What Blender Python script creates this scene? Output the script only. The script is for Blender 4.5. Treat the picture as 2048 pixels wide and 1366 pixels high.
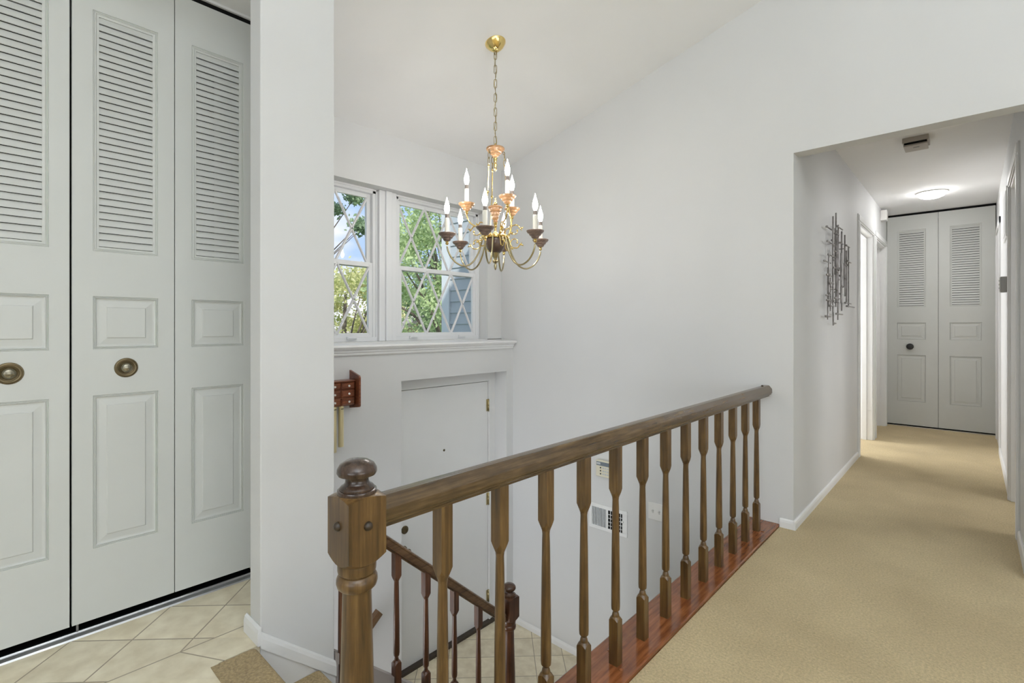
import bpy, bmesh, math, random
from math import sin, cos, pi, radians
from mathutils import Vector, Matrix

for o in list(bpy.data.objects): bpy.data.objects.remove(o)
scene = bpy.context.scene
COL = scene.collection

# ------------------------------------------------------------------ camera
cd = bpy.data.cameras.new('camera'); cam = bpy.data.objects.new('camera', cd); COL.objects.link(cam)
cam.location = (0, 0, 1.13); cam.rotation_euler = (radians(90), 0, radians(42.8))
cd.sensor_width = 36; cd.lens = 994 / 2048 * 36; cd.shift_y = -29 / 2048
cd.clip_start = .02; cd.clip_end = 300
scene.camera = cam
vs = scene.view_settings
vs.view_transform = 'Standard'; vs.look = 'None'; vs.gamma = 1; vs.use_curve_mapping = False
vs.exposure = 0.36

# ------------------------------------------------------------------ world: pale sky with soft cloud
w = bpy.data.worlds.new('sky'); scene.world = w; w.use_nodes = True
nt = w.node_tree; N = nt.nodes; L = nt.links
bg = N['Background']; tc = N.new('ShaderNodeTexCoord')
ns = N.new('ShaderNodeTexNoise'); ns.inputs['Scale'].default_value = 3.2; ns.inputs['Detail'].default_value = 6
mp = N.new('ShaderNodeMapping'); mp.inputs['Scale'].default_value = (1, 1, 3.2)
cr = N.new('ShaderNodeValToRGB'); cr.color_ramp.elements[0].position = .44; cr.color_ramp.elements[1].position = .6
cr.color_ramp.elements[0].color = (.20, .27, .40, 1); cr.color_ramp.elements[1].color = (.40, .40, .42, 1)
L.new(tc.outputs['Generated'], mp.inputs[0]); L.new(mp.outputs[0], ns.inputs['Vector'])
L.new(ns.outputs[0], cr.inputs[0]); L.new(cr.outputs[0], bg.inputs[0]); bg.inputs[1].default_value = 2.2

def area(name, loc, rot, sx, sy, e, col=(1, 1, 1)):
    l = bpy.data.lights.new(name, 'AREA'); l.shape = 'RECTANGLE'; l.size = sx; l.size_y = sy; l.energy = e; l.color = col
    o = bpy.data.objects.new(name, l); COL.objects.link(o); o.location = loc; o.rotation_euler = rot
    return o
sun = bpy.data.lights.new('sun', 'SUN'); sun.energy = 3.2; sun.angle = radians(2); sun.color = (1, .95, .86)
so = bpy.data.objects.new('sun', sun); COL.objects.link(so); so.rotation_euler = (radians(35), radians(38), 0)
# added fill standing in for unseen living-room windows, behind and to the right
area('rear_fill', (1.1, -2.9, 1.5), (radians(118), 0, 0), 3.2, 2.0, 38, (.90, .96, 1))
area('side_fill', (3.9, .3, 1.5), (radians(118), 0, radians(90)), 3.0, 2.0, 42, (.90, .96, 1))
area('ceiling_bounce_fill', (1.8, -.8, 2.1), (radians(180), 0, 0), 1.6, 1.6, 112, (.87, .945, 1))  # added fill aimed upward, brightens the room by bouncing off the ceiling
area('bathroom_window_daylight', (-2.3, 5.75, 1.35), (radians(90), 0, radians(-90)), 1.0, 1.2, 38, (.97, .985, 1))
area('right_room_area_light', (2.3, 4.2, 1.5), (radians(90), 0, radians(90)), 1.2, 1.2, 22, (.97, .985, 1))  # area light in the room off the right wall, aimed at the hall
area('far_room_area_light', (-1.6, 6.66, 1.4), (radians(90), 0, radians(-90)), .5, 1.0, 3, (1, .98, .95))  # area light in the farther left room, aimed at the hall
area('stairwell_fill', (-2.35, -.3, -1.25), (radians(92), 0, radians(-6)), .8, .8, 22, (.96, .98, 1))  # added unseen fill on the lower level, lifts the dark stairwell

# ------------------------------------------------------------------ materials
def principled(name, col, rough=.6, metal=0, spec=.5):
    m = bpy.data.materials.new(name); m.use_nodes = True
    b = m.node_tree.nodes['Principled BSDF']
    b.inputs['Base Color'].default_value = (*col, 1); b.inputs['Roughness'].default_value = rough
    b.inputs['Metallic'].default_value = metal; b.inputs['Specular IOR Level'].default_value = spec
    return m
def noise_mat(name, c1, c2, scale=(1, 1, 1), nscale=5, detail=5, rough=.6, metal=0, bump=0, bdist=.002, spec=.5, lo=.3, hi=.7, bscale=None):
    m = principled(name, c1, rough, metal, spec); nt = m.node_tree; N = nt.nodes; L = nt.links; b = N['Principled BSDF']
    tc = N.new('ShaderNodeTexCoord'); mp = N.new('ShaderNodeMapping'); mp.inputs['Scale'].default_value = scale
    n = N.new('ShaderNodeTexNoise'); n.inputs['Scale'].default_value = nscale; n.inputs['Detail'].default_value = detail
    r = N.new('ShaderNodeValToRGB'); r.color_ramp.elements[0].position = lo; r.color_ramp.elements[1].position = hi
    r.color_ramp.elements[0].color = (*c1, 1); r.color_ramp.elements[1].color = (*c2, 1)
    L.new(tc.outputs['Object'], mp.inputs[0]); L.new(mp.outputs[0], n.inputs['Vector']); L.new(n.outputs[0], r.inputs[0])
    L.new(r.outputs[0], b.inputs['Base Color'])
    if bump:
        bp = N.new('ShaderNodeBump'); bp.inputs['Strength'].default_value = bump; bp.inputs['Distance'].default_value = bdist
        if bscale:
            n2 = N.new('ShaderNodeTexNoise'); n2.inputs['Scale'].default_value = bscale; n2.inputs['Detail'].default_value = 3
            L.new(tc.outputs['Object'], n2.inputs['Vector']); L.new(n2.outputs[0], bp.inputs['Height'])
        else: L.new(n.outputs[0], bp.inputs['Height'])
        L.new(bp.outputs[0], b.inputs['Normal'])
    return m
def wood(name, dark, mid, light, axis='z', rough=.32, worn=None):
    m = principled(name, mid, rough); nt = m.node_tree; N = nt.nodes; L = nt.links; b = N['Principled BSDF']
    b.inputs['Coat Weight'].default_value = .25; b.inputs['Coat Roughness'].default_value = .18
    sc = {'z': (34, 34, 2.2), 'y': (34, 2.2, 34), 'x': (2.2, 34, 34)}[axis]
    tc = N.new('ShaderNodeTexCoord'); mp = N.new('ShaderNodeMapping'); mp.inputs['Scale'].default_value = sc
    oi = N.new('ShaderNodeObjectInfo'); ad = N.new('ShaderNodeVectorMath'); ad.operation = 'ADD'
    cx = N.new('ShaderNodeCombineXYZ'); mu = N.new('ShaderNodeMath'); mu.operation = 'MULTIPLY'; mu.inputs[1].default_value = 7.0
    L.new(oi.outputs['Random'], mu.inputs[0])
    for i in range(3): L.new(mu.outputs[0], cx.inputs[i])
    L.new(tc.outputs['Object'], ad.inputs[0]); L.new(cx.outputs[0], ad.inputs[1]); L.new(ad.outputs[0], mp.inputs[0])
    n = N.new('ShaderNodeTexNoise'); n.inputs['Scale'].default_value = 2.6; n.inputs['Detail'].default_value = 8; n.inputs['Roughness'].default_value = .62
    r = N.new('ShaderNodeValToRGB'); e = r.color_ramp.elements
    e[0].position = .28; e[0].color = (*dark, 1); e[1].position = .75; e[1].color = (*light, 1)
    k = e.new(.5); k.color = (*mid, 1)
    n2 = N.new('ShaderNodeTexNoise'); n2.inputs['Scale'].default_value = 9; n2.inputs['Detail'].default_value = 3
    L.new(ad.outputs[0], n2.inputs['Vector'])
    r2 = N.new('ShaderNodeValToRGB'); r2.color_ramp.elements[0].position = .3; r2.color_ramp.elements[0].color = (.62, .6, .58, 1)
    r2.color_ramp.elements[1].position = .6; r2.color_ramp.elements[1].color = (1.05, 1.05, 1.05, 1)
    mx = N.new('ShaderNodeMix'); mx.data_type = 'RGBA'; mx.blend_type = 'MULTIPLY'; mx.inputs[0].default_value = .8
    L.new(mp.outputs[0], n.inputs['Vector']); L.new(n.outputs[0], r.inputs[0]); L.new(n2.outputs[0], r2.inputs[0])
    L.new(r.outputs[0], mx.inputs[6]); L.new(r2.outputs[0], mx.inputs[7]); L.new(mx.outputs[2], b.inputs['Base Color'])
    bp = N.new('ShaderNodeBump'); bp.inputs['Strength'].default_value = .12; bp.inputs['Distance'].default_value = .001
    L.new(n.outputs[0], bp.inputs['Height']); L.new(bp.outputs[0], b.inputs['Normal'])
    return m
def emis(name, col, s):
    m = bpy.data.materials.new(name); m.use_nodes = True; nt = m.node_tree
    nt.nodes.remove(nt.nodes['Principled BSDF']); e = nt.nodes.new('ShaderNodeEmission')
    e.inputs[0].default_value = (*col, 1); e.inputs[1].default_value = s
    nt.links.new(e.outputs[0], nt.nodes['Material Output'].inputs[0]); return m
def tile_mat(name, offu, offv, size, border=False):
    m = principled(name, (.7, .6, .45), .28); nt = m.node_tree; N = nt.nodes; L = nt.links; b = N['Principled BSDF']
    tc = N.new('ShaderNodeTexCoord'); sp = N.new('ShaderNodeSeparateXYZ'); L.new(tc.outputs['Object'], sp.inputs[0])
    def M(op, a, c=None):
        q = N.new('ShaderNodeMath'); q.operation = op
        for i, v in enumerate((a, c)):
            if v is None: continue
            if isinstance(v, (int, float)): q.inputs[i].default_value = v
            else: L.new(v, q.inputs[i])
        return q.outputs[0]
    X, Y = sp.outputs[0], sp.outputs[1]
    def line(c, off, s):            # distance to the nearest joint, metres
        f = M('FRACT', M('DIVIDE', M('SUBTRACT', c, off), s))
        return M('MULTIPLY', M('MINIMUM', f, M('SUBTRACT', 1.0, f)), s)
    u = M('MULTIPLY', M('ADD', X, Y), .70711); v = M('MULTIPLY', M('SUBTRACT', Y, X), .70711)
    d = M('MINIMUM', line(u, offu, size), line(v, offv, size))
    cu = M('FLOOR', M('DIVIDE', M('SUBTRACT', u, offu), size)); cv = M('FLOOR', M('DIVIDE', M('SUBTRACT', v, offv), size))
    if border:                      # a straight course of tiles along the head of the stairs
        isb = M('GREATER_THAN', X, -2.02)
        db = M('MINIMUM', line(M('ADD', Y, M('MULTIPLY', X, -.55)), 1.595, .21), M('ABSOLUTE', M('ADD', X, 2.02)))
        d = M('ADD', M('MULTIPLY', isb, db), M('MULTIPLY', M('SUBTRACT', 1.0, isb), M('MINIMUM', d, M('ABSOLUTE', M('ADD', X, 2.02)))))
    g = M('LESS_THAN', d, .0026)
    h = M('FRACT', M('MULTIPLY', M('SINE', M('ADD', M('MULTIPLY', cu, 12.99), M('MULTIPLY', cv, 78.23))), 437.5))
    n = N.new('ShaderNodeTexNoise'); n.inputs['Scale'].default_value = 14; n.inputs['Detail'].default_value = 6
    L.new(tc.outputs['Object'], n.inputs['Vector'])
    r = N.new('ShaderNodeValToRGB'); r.color_ramp.elements[0].position = .35; r.color_ramp.elements[1].position = .68
    r.color_ramp.elements[0].color = (.72, .63, .45, 1); r.color_ramp.elements[1].color = (.88, .80, .61, 1)
    L.new(n.outputs[0], r.inputs[0])
    hv = N.new('ShaderNodeHueSaturation'); L.new(r.outputs[0], hv.inputs['Color'])
    L.new(M('ADD', .93, M('MULTIPLY', h, .12)), hv.inputs['Value'])
    mx = N.new('ShaderNodeMix'); mx.data_type = 'RGBA'; L.new(g, mx.inputs[0]); L.new(hv.outputs[0], mx.inputs[6])
    mx.inputs[7].default_value = (.40, .34, .25, 1); L.new(mx.outputs[2], b.inputs['Base Color'])
    L.new(M('ADD', .3, M('MULTIPLY', g, .5)), b.inputs['Roughness'])
    bp = N.new('ShaderNodeBump'); bp.inputs['Strength'].default_value = .5; bp.inputs['Distance'].default_value = .002
    L.new(M('MINIMUM', d, .004), bp.inputs['Height']); bp.inputs['Distance'].default_value = .4; bp.inputs['Strength'].default_value = .25
    L.new(bp.outputs[0], b.inputs['Normal'])
    return m

WALL = noise_mat('wall_paint', (.668, .668, .664), (.688, .688, .684), nscale=2, rough=.62, bump=.05, bdist=.001, bscale=160, spec=.3)
CEIL = noise_mat('ceiling_paint', (.85, .85, .85), (.87, .87, .87), nscale=3, rough=.8, bump=.04, bdist=.001, bscale=120, spec=.2)
TRIM = noise_mat('trim_paint', (.80, .80, .795), (.83, .83, .825), nscale=6, rough=.38)
DOORP = noise_mat('door_paint', (.615, .625, .60), (.635, .645, .62), nscale=4, rough=.45)
ENTRY = noise_mat('entry_door_paint', (.75, .75, .74), (.77, .77, .76), nscale=4, rough=.5)
CARPET = None
def carpet(name, c1, c2, c3):
    m = principled(name, c1, .95, spec=.1); nt = m.node_tree; N = nt.nodes; L = nt.links; b = N['Principled BSDF']
    tc = N.new('ShaderNodeTexCoord')
    a = N.new('ShaderNodeTexNoise'); a.inputs['Scale'].default_value = 120; a.inputs['Detail'].default_value = 5; a.inputs['Roughness'].default_value = .75
    c = N.new('ShaderNodeTexNoise'); c.inputs['Scale'].default_value = 2.2; c.inputs['Detail'].default_value = 4
    for n in (a, c): L.new(tc.outputs['Object'], n.inputs['Vector'])
    r = N.new('ShaderNodeValToRGB'); r.color_ramp.elements[0].position = .32; r.color_ramp.elements[1].position = .68
    r.color_ramp.elements[0].color = (*c1, 1); r.color_ramp.elements[1].color = (*c2, 1)
    r2 = N.new('ShaderNodeValToRGB'); r2.color_ramp.elements[0].position = .35; r2.color_ramp.elements[1].position = .65
    r2.color_ramp.elements[0].color = (*c3, 1); r2.color_ramp.elements[1].color = (1, 1, 1, 1)
    mx = N.new('ShaderNodeMix'); mx.data_type = 'RGBA'; mx.blend_type = 'MULTIPLY'; mx.inputs[0].default_value = 1
    L.new(a.outputs[0], r.inputs[0]); L.new(c.outputs[0], r2.inputs[0]); L.new(r.outputs[0], mx.inputs[6]); L.new(r2.outputs[0], mx.inputs[7])
    L.new(mx.outputs[2], b.inputs['Base Color'])
    bp = N.new('ShaderNodeBump'); bp.inputs['Strength'].default_value = .9; bp.inputs['Distance'].default_value = .008
    L.new(a.outputs[0], bp.inputs['Height']); L.new(bp.outputs[0], b.inputs['Normal'])
    b.inputs['Sheen Weight'].default_value = .25
    return m
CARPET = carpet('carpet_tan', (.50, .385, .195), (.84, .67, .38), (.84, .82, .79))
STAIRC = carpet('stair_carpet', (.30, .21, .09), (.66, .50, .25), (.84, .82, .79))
TILE_UP = tile_mat('upper_tile', -1.086, 2.062, .2155, True)
TILE_LO = tile_mat('foyer_tile', .313, 3.753, .2155)
OAK = wood('rail_wood', (.045, .023, .007), (.115, .060, .018), (.21, .125, .042), 'z')
OAKY = wood('rail_wood_long', (.045, .026, .010), (.10, .060, .024), (.18, .115, .05), 'y', .27)
REDW = wood('lower_rail_wood', (.04, .016, .007), (.11, .042, .019), (.19, .082, .038), 'z', .35)
REDWY = wood('lower_handrail_wood', (.05, .024, .011), (.13, .068, .031), (.22, .125, .06), 'y', .32)
BOARD = wood('red_board_wood', (.12, .034, .010), (.25, .080, .025), (.35, .135, .05), 'y', .2)
CHERRY = wood('cherry_wood', (.10, .026, .010), (.20, .058, .024), (.30, .11, .045), 'y', .3)
DARKW = principled('dark_plug_wood', (.035, .022, .012), .35)
ANTB = noise_mat('antique_brass', (.10, .078, .042), (.20, .155, .09), nscale=30, rough=.38, metal=.9)
BRASS = noise_mat('polished_brass', (.78, .58, .22), (.86, .66, .28), nscale=10, rough=.16, metal=1)
BRASSD = noise_mat('aged_brass', (.42, .36, .22), (.55, .47, .28), nscale=20, rough=.24, metal=1)
CHAINM = noise_mat('chain_brass', (.27, .22, .12), (.38, .30, .16), nscale=40, rough=.35, metal=.9)
LWOOD = wood('light_turned_wood', (.26, .13, .055), (.40, .22, .105), (.52, .32, .17), 'x', .35)
DWOOD = wood('dark_turned_wood', (.11, .07, .055), (.22, .15, .12), (.34, .25, .205), 'x', .35)
BOWLM = principled('bowl_glaze', (.10, .065, .05), .15)
CANDLE = principled('candle_sleeve', (.86, .83, .74), .45)
SOCK = principled('grey_socket', (.24, .20, .18), .5)
BULB = emis('bulb_glow', (1, .965, .92), 62)
DOME = emis('dome_glow', (1, .99, .98), 34)
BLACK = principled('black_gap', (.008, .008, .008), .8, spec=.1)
BLKM = principled('black_metal', (.02, .02, .02), .3)
STEEL = noise_mat('aluminium', (.55, .56, .58), (.72, .73, .75), nscale=8, rough=.28, metal=.9)
GREYM = principled('grey_metal', (.32, .31, .30), .4, .6)
PLAST = principled('white_plastic', (.80, .79, .76), .35)
BEIGEP = principled('beige_plastic', (.44, .40, .36), .4)
CREAM = principled('cream_plastic', (.72, .68, .54), .4)
SLATE = principled('slate_plastic', (.16, .19, .22), .3)
LGREY = principled('light_grey_label', (.55, .57, .58), .4)
TUBEM = noise_mat('chime_brass', (.70, .61, .36), (.80, .72, .47), nscale=3, rough=.3, metal=.75)
ARTM = noise_mat('art_metal', (.15, .14, .13), (.36, .34, .33), nscale=20, rough=.35, metal=.85)
VINYL = principled('window_vinyl', (.78, .79, .80), .35)
MUNT = principled('muntin_vinyl', (.74, .74, .75), .35)
SIDING = None
def glass_mat():
    m = bpy.data.materials.new('window_glass'); m.use_nodes = True; nt = m.node_tree; N = nt.nodes; L = nt.links
    N.remove(N['Principled BSDF']); t = N.new('ShaderNodeBsdfTransparent'); g = N.new('ShaderNodeBsdfGlossy'); g.inputs['Roughness'].default_value = .02
    t.inputs[0].default_value = (.96, .97, .97, 1)
    f = N.new('ShaderNodeFresnel'); f.inputs[0].default_value = 1.22; mx = N.new('ShaderNodeMixShader')
    L.new(f.outputs[0], mx.inputs[0]); L.new(t.outputs[0], mx.inputs[1]); L.new(g.outputs[0], mx.inputs[2])
    L.new(mx.outputs[0], N['Material Output'].inputs[0]); return m
GLASS = glass_mat()

# ------------------------------------------------------------------ mesh helpers
class MB:
    def __init__(s): s.v = []; s.f = []; s.sm = []
    def add(s, vs, fs, smooth=False, M=None):
        b = len(s.v)
        s.v += [tuple(M @ Vector(p)) if M else tuple(p) for p in vs]
        s.f += [tuple(b + i for i in f) for f in fs]; s.sm += [smooth] * len(fs); return s
    def box(s, a, b, M=None):
        x0, y0, z0 = a; x1, y1, z1 = b
        if x0 > x1: x0, x1 = x1, x0
        if y0 > y1: y0, y1 = y1, y0
        if z0 > z1: z0, z1 = z1, z0
        vs = [(x0,y0,z0),(x1,y0,z0),(x1,y1,z0),(x0,y1,z0),(x0,y0,z1),(x1,y0,z1),(x1,y1,z1),(x0,y1,z1)]
        return s.add(vs, [(0,3,2,1),(4,5,6,7),(0,1,5,4),(1,2,6,5),(2,3,7,6),(3,0,4,7)], False, M)
    def extrude(s, prof, a, b, axis='y', M=None, smooth=False):
        """prof: list of 2-D points (closed); axis y -> (x,z) profile, x -> (y,z), z -> (x,y)."""
        n = len(prof); vs = []
        for t in (a, b):
            for p, q in prof:
                vs.append({'y': (p, t, q), 'x': (t, p, q), 'z': (p, q, t)}[axis])
        fs = [(i, (i+1) % n, n + (i+1) % n, n + i) for i in range(n)]
        s.add(vs, fs, smooth, M); s.add(vs, [tuple(range(n))[::-1], tuple(range(n, 2*n))], False, M); return s
    def lathe(s, prof, c=(0,0,0), seg=24, M=None, smooth=True):
        """prof: (r,z) bottom to top, about the z axis through c."""
        vs = []; n = len(prof)
        for r, z in prof:
            for k in range(seg):
                a = 2*pi*k/seg; vs.append((c[0]+r*cos(a), c[1]+r*sin(a), c[2]+z))
        fs = [(i*seg+k, i*seg+(k+1)%seg, (i+1)*seg+(k+1)%seg, (i+1)*seg+k) for i in range(n-1) for k in range(seg)]
        if prof[0][0] > 1e-5: fs.append(tuple(range(seg))[::-1])
        if prof[-1][0] > 1e-5: fs.append(tuple((n-1)*seg+k for k in range(seg)))
        return s.add(vs, fs, smooth, M)
    def tube(s, pts, r, seg=8, M=None, closed=False):
        pts = [Vector(p) for p in pts]; n = len(pts); rs = r if isinstance(r, (list, tuple)) else [r]*n
        vs = []; up = None
        for i, p in enumerate(pts):
            if closed: t = (pts[(i+1)%n] - pts[i-1])
            else: t = pts[min(i+1, n-1)] - pts[max(i-1, 0)]
            t.normalize()
            if up is None:
                up = Vector((0,0,1)) if abs(t.z) < .9 else Vector((1,0,0))
            up = (up - t*up.dot(t)).normalized(); q = t.cross(up)
            for k in range(seg):
                a = 2*pi*k/seg; vs.append(tuple(p + (up*cos(a) + q*sin(a))*rs[i]))
        fs = [(i*seg+k, i*seg+(k+1)%seg, ((i+1)%n)*seg+(k+1)%seg, ((i+1)%n)*seg+k) for i in range(n if closed else n-1) for k in range(seg)]
        if not closed: fs += [tuple(range(seg))[::-1], tuple((n-1)*seg+k for k in range(seg))]
        return s.add(vs, fs, True, M)
    def build(s, name, mat, parent=None, loc=None, rz=0, bevel=0, merge=True):
        me = bpy.data.meshes.new(name); me.from_pydata(s.v, [], s.f)
        for i, p in enumerate(me.polygons): p.use_smooth = s.sm[i]
        bm = bmesh.new(); bm.from_mesh(me)
        if merge: bmesh.ops.remove_doubles(bm, verts=bm.verts, dist=1e-5)
        bmesh.ops.recalc_face_normals(bm, faces=bm.faces)
        for e in bm.edges:
            if len(e.link_faces) == 2 and e.calc_face_angle(0) > .62: e.smooth = False
        bm.to_mesh(me); bm.free()
        me.materials.append(mat); o = bpy.data.objects.new(name, me); COL.objects.link(o)
        if parent: o.parent = parent
        if loc: o.location = loc
        if rz: o.rotation_euler = (0, 0, rz)
        if bevel:
            b = o.modifiers.new('bevel', 'BEVEL'); b.width = bevel; b.segments = 2; b.limit_method = 'ANGLE'; b.angle_limit = radians(40)
        return o
def tag(o, label=None, cat=None, group=None, kind=None):
    if label: o['label'] = label
    if cat: o['category'] = cat
    if group: o['group'] = group
    if kind: o['kind'] = kind
    return o
def empty(name, loc=(0,0,0), rz=0, **k):
    o = bpy.data.objects.new(name, None); COL.objects.link(o); o.location = loc; o.rotation_euler = (0,0,rz); o.empty_display_size = .1
    return tag(o, **k)
def copy_tree(o, parent=None):
    c = o.copy(); COL.objects.link(c); c.parent = parent
    for ch in [x for x in bpy.data.objects if x.parent == o]: copy_tree(ch, c)
    return c
def S(o, label=None): o['kind'] = 'structure'; tag(o, label); return o

# key planes (metres)
HX = -.731; RX = .185; WY = 3.1; WT = .10; FU = -2.995; FL = -2.859; FZ = -1.36; HC = 2.42; HD = 2.10; HE = 7.2
def slope(x): return 2.478 + .26*(x + 2.995)
SY, SX = .69, -1.86            # near end and stair-side face of the short wall

# ------------------------------------------------------------------ setting
b = MB(); b.box((-.80, -3, -.25), (4, WY, 0)); b.box((HX-.15, WY, -.25), (RX+.1, HE+.1, 0))
S(b.build('floor', CARPET), 'tan cut-pile carpet of the living area and hallway')
b = MB(); b.box((-3.0, -3, -.25), (SX, SY, 0)); b.box((SX, -3, -.25), (-.80, .555, 0)); b.box((-3.0, SY, -.25), (-1.96, .9, 0))
S(b.build('floor', TILE_UP), 'beige ceramic tile floor in front of the louvred closet')
b = MB(); b.box((FU-.1, 1.95, FZ-.2), (-.85, WY, FZ)); S(b.build('floor', TILE_LO), 'beige diagonal tile floor of the entry landing below')
b = MB(); b.box((-3.1, -1, -2.8), (-.8, WY, -2.7)); S(b.build('floor', CARPET), 'lower level floor')
# wall facing the camera, with the hall opening
b = MB(); b.extrude([(FU-.2, -2.8), (HX, -2.8), (HX, HD), (.62, HD), (.62, 0), (4, 0), (4, 4.1), (HX, 4.1), (FU-.2, 4.1)], WY, WY+WT, 'y')
S(b.build('wall_back', WALL), 'pale grey wall under the sloping ceiling with the hall opening')
# front wall with windows and entry door
W1 = (2.07, 2.93); W2 = (1.09, 1.95); WZ = (1.03, 2.10)
xo = FU - .16
b = MB()
b.box((xo, -.5, 2.10), (FU, WY, 2.52)); b.box((xo, W1[1], .9), (FU, WY, 2.10)); b.box((xo, -.5, .9), (FU, W2[0], 2.10))
b.box((xo, -.5, .76), (FU, WY, 1.03)); b.box((xo, -.5, -2.8), (FU, 1.97, .76)); b.box((xo, 3.02, -2.8), (FU, WY, .76)); b.box((xo, 1.97, .70), (FU, 3.02, .76))
b.box((xo, 1.97, -2.8), (FU-.101, 3.02, FZ-.002))
S(b.build('wall_left', WALL), 'pale grey front wall above and around the windows')
b = MB(); b.box((FU, .8, -2.8), (FL, 1.977, .985)); b.box((FU, 3.02, -2.8), (FL, WY, .985)); b.box((FU, 1.977, .761), (FL, 3.02, .985)); S(b.build('wall_left', WALL), 'thicker grey lower wall around the recessed entry door')
# short wall between closet and stairs
b = MB(); b.box((-1.958, SY, -.75), (SX, .97, 3.1)); b.box((FU, .90, -.3), (-1.9, .97, 3.1))
S(b.build('wall_stairs', WALL, bevel=.004), 'narrow grey wall end between the closet and the stairs')
b = MB(); b.box((-.95, .46, -2.8), (-.86, WY, -.02)); S(b.build('wall_stairs', WALL), 'wall below the upper balustrade')
b = MB(); b.box((-1.95, .45, -1.36), (-.86, .5, -.2)); S(b.build('wall_stairs', WALL))
# hallway
b = MB(); b.box((HX-.11, WY+WT, 0), (HX, 5.29, HC)); b.box((HX-.11, 5.29, 2.04), (HX, 6.09, HC)); b.box((HX-.11, 6.09, 0), (HX, 6.30, HC))
b.box((HX-.11, 6.30, 2.04), (HX, 7.06, HC)); b.box((HX-.11, 7.06, 0), (HX, HE+.05, HC))
S(b.build('wall_hall_left', WALL), 'left wall of the hallway')
b = MB(); b.box((RX, 4.57, 0), (RX+.11, HE+.05, HC)); b.box((RX, 3.81, 2.04), (RX+.11, 4.57, HC)); b.box((RX, WY+WT, 0), (RX+.11, 3.81, HC))
S(b.build('wall_hall_right', WALL), 'right wall of the hallway')
b = MB(); b.box((HX-.2, HE+.60, 0), (RX+.2, HE+.65, HC)); b.box((HX-.1, HE+.02, 0), (HX-.001, HE+.6, HC)); b.box((RX+.001, HE+.02, 0), (RX+.1, HE+.6, HC))
S(b.build('wall_hall_end', WALL), 'closet walls at the end of the hallway')
b = MB(); b.box((HX-.2, WY+WT, HC), (RX+.2, HE+.7, HC+.1)); S(b.build('ceiling', CEIL), 'flat hallway ceiling')
# rooms off the hallway
b = MB(); b.box((-2.6, 5.0, -.1), (HX-.11, 5.05, HC)); b.box((-2.6, 7.4, -.1), (HX-.11, 7.45, HC)); b.box((-2.65, 5.0, -.1), (-2.6, 7.45, HC)); b.box((-2.6, 5, HC), (HX-.11, 7.45, HC+.05)); b.box((-2.6, 6.18, 0), (HX-.11, 6.22, HC))
S(b.build('wall_side_rooms', WALL))
b = MB(); b.box((-2.6, 5.0, -.2), (HX-.1, 7.45, -.001)); b.box((RX+.1, 3.2, -.2), (2.6, 5.4, -.001)); S(b.build('floor', CARPET))
b = MB(); b.box((RX+.11, 3.2, 0), (2.6, 3.25, HC)); b.box((RX+.11, 5.35, 0), (2.6, 5.4, HC)); b.box((2.6, 3.2, 0), (2.65, 5.4, HC)); b.box((RX+.11, 3.2, HC), (2.6, 5.4, HC+.05))
S(b.build('wall_side_rooms', WALL))
# main sloping ceiling, closet alcove ceiling, the unseen rest of the room
b = MB(); b.extrude([(FU-.2, slope(FU-.2)), (1.2, slope(1.2)), (4.1, slope(1.2)-.6), (4.1, slope(1.2)-.5), (1.2, slope(1.2)+.1), (FU-.2, slope(FU-.2)+.1)], -3.1, WY+.1, 'y')
S(b.build('ceiling', CEIL), 'white sloping ceiling that carries the chandelier')
b = MB(); b.box((FU, -3, 2.53), (-1.959, .90, 2.60)); S(b.build('ceiling', CEIL), 'flat ceiling in front of the closet')
b = MB(); b.box((-1.958, -3.0, 2.53), (-1.88, SY, 2.80)); S(b.build('wall_closet', WALL), 'wall strip above the closet alcove')
b = MB(); b.box((-3.1, -3.1, -.2), (4.1, -3.0, 4)); S(b.build('wall_rear', WALL))
b = MB(); b.box((4.0, -3.0, -.2), (4.1, WY, 4)); S(b.build('wall_right', WALL))
b = MB(); b.box((-3.1, -3.0, -.2), (-2.46, -.42, 2.6)); b.box((-3.1, -.42, -.2), (-3.0, .9, 2.6)); b.box((-2.47, .872, 0), (-2.40, .905, 2.53))
S(b.build('wall_closet', WALL), 'walls around the louvred closet')

# ------------------------------------------------------------------ baseboards
def base_prof(t=.012, h=.055): return [(0, 0), (t, 0), (t, h*.65), (t*.75, h*.88), (t*.3, h), (0, h)]
b = MB(); b.extrude([(WY-p, q) for p, q in base_prof(.012, .05)], -.80, HX, 'x'); S(b.build('baseboard_back', TRIM), 'white baseboard beside the balustrade')
b = MB(); b.extrude([(HX+p, q) for p, q in base_prof(.012, .05)], WY-.012, 5.19, 'y'); S(b.build('baseboard_hall_left', TRIM), 'white baseboard along the left hallway wall')
b = MB(); b.extrude([(RX-p, q) for p, q in base_prof(.012, .06)], 4.66, 6.15, 'y'); b.extrude([(RX-p, q) for p, q in base_prof(.012, .06)], 3.2, 3.73, 'y')
S(b.build('baseboard_hall_right', TRIM), 'white baseboard along the right hallway wall')
b = MB(); b.extrude([(WY-p, q+FZ) for p, q in base_prof(.014, .05)], FL, -.95, 'x'); b.extrude([(FL+p, q+FZ) for p, q in base_prof(.014, .05)], 3.02, WY, 'y')
S(b.build('baseboard_foyer', TRIM), 'white baseboard of the entry landing')
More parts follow.
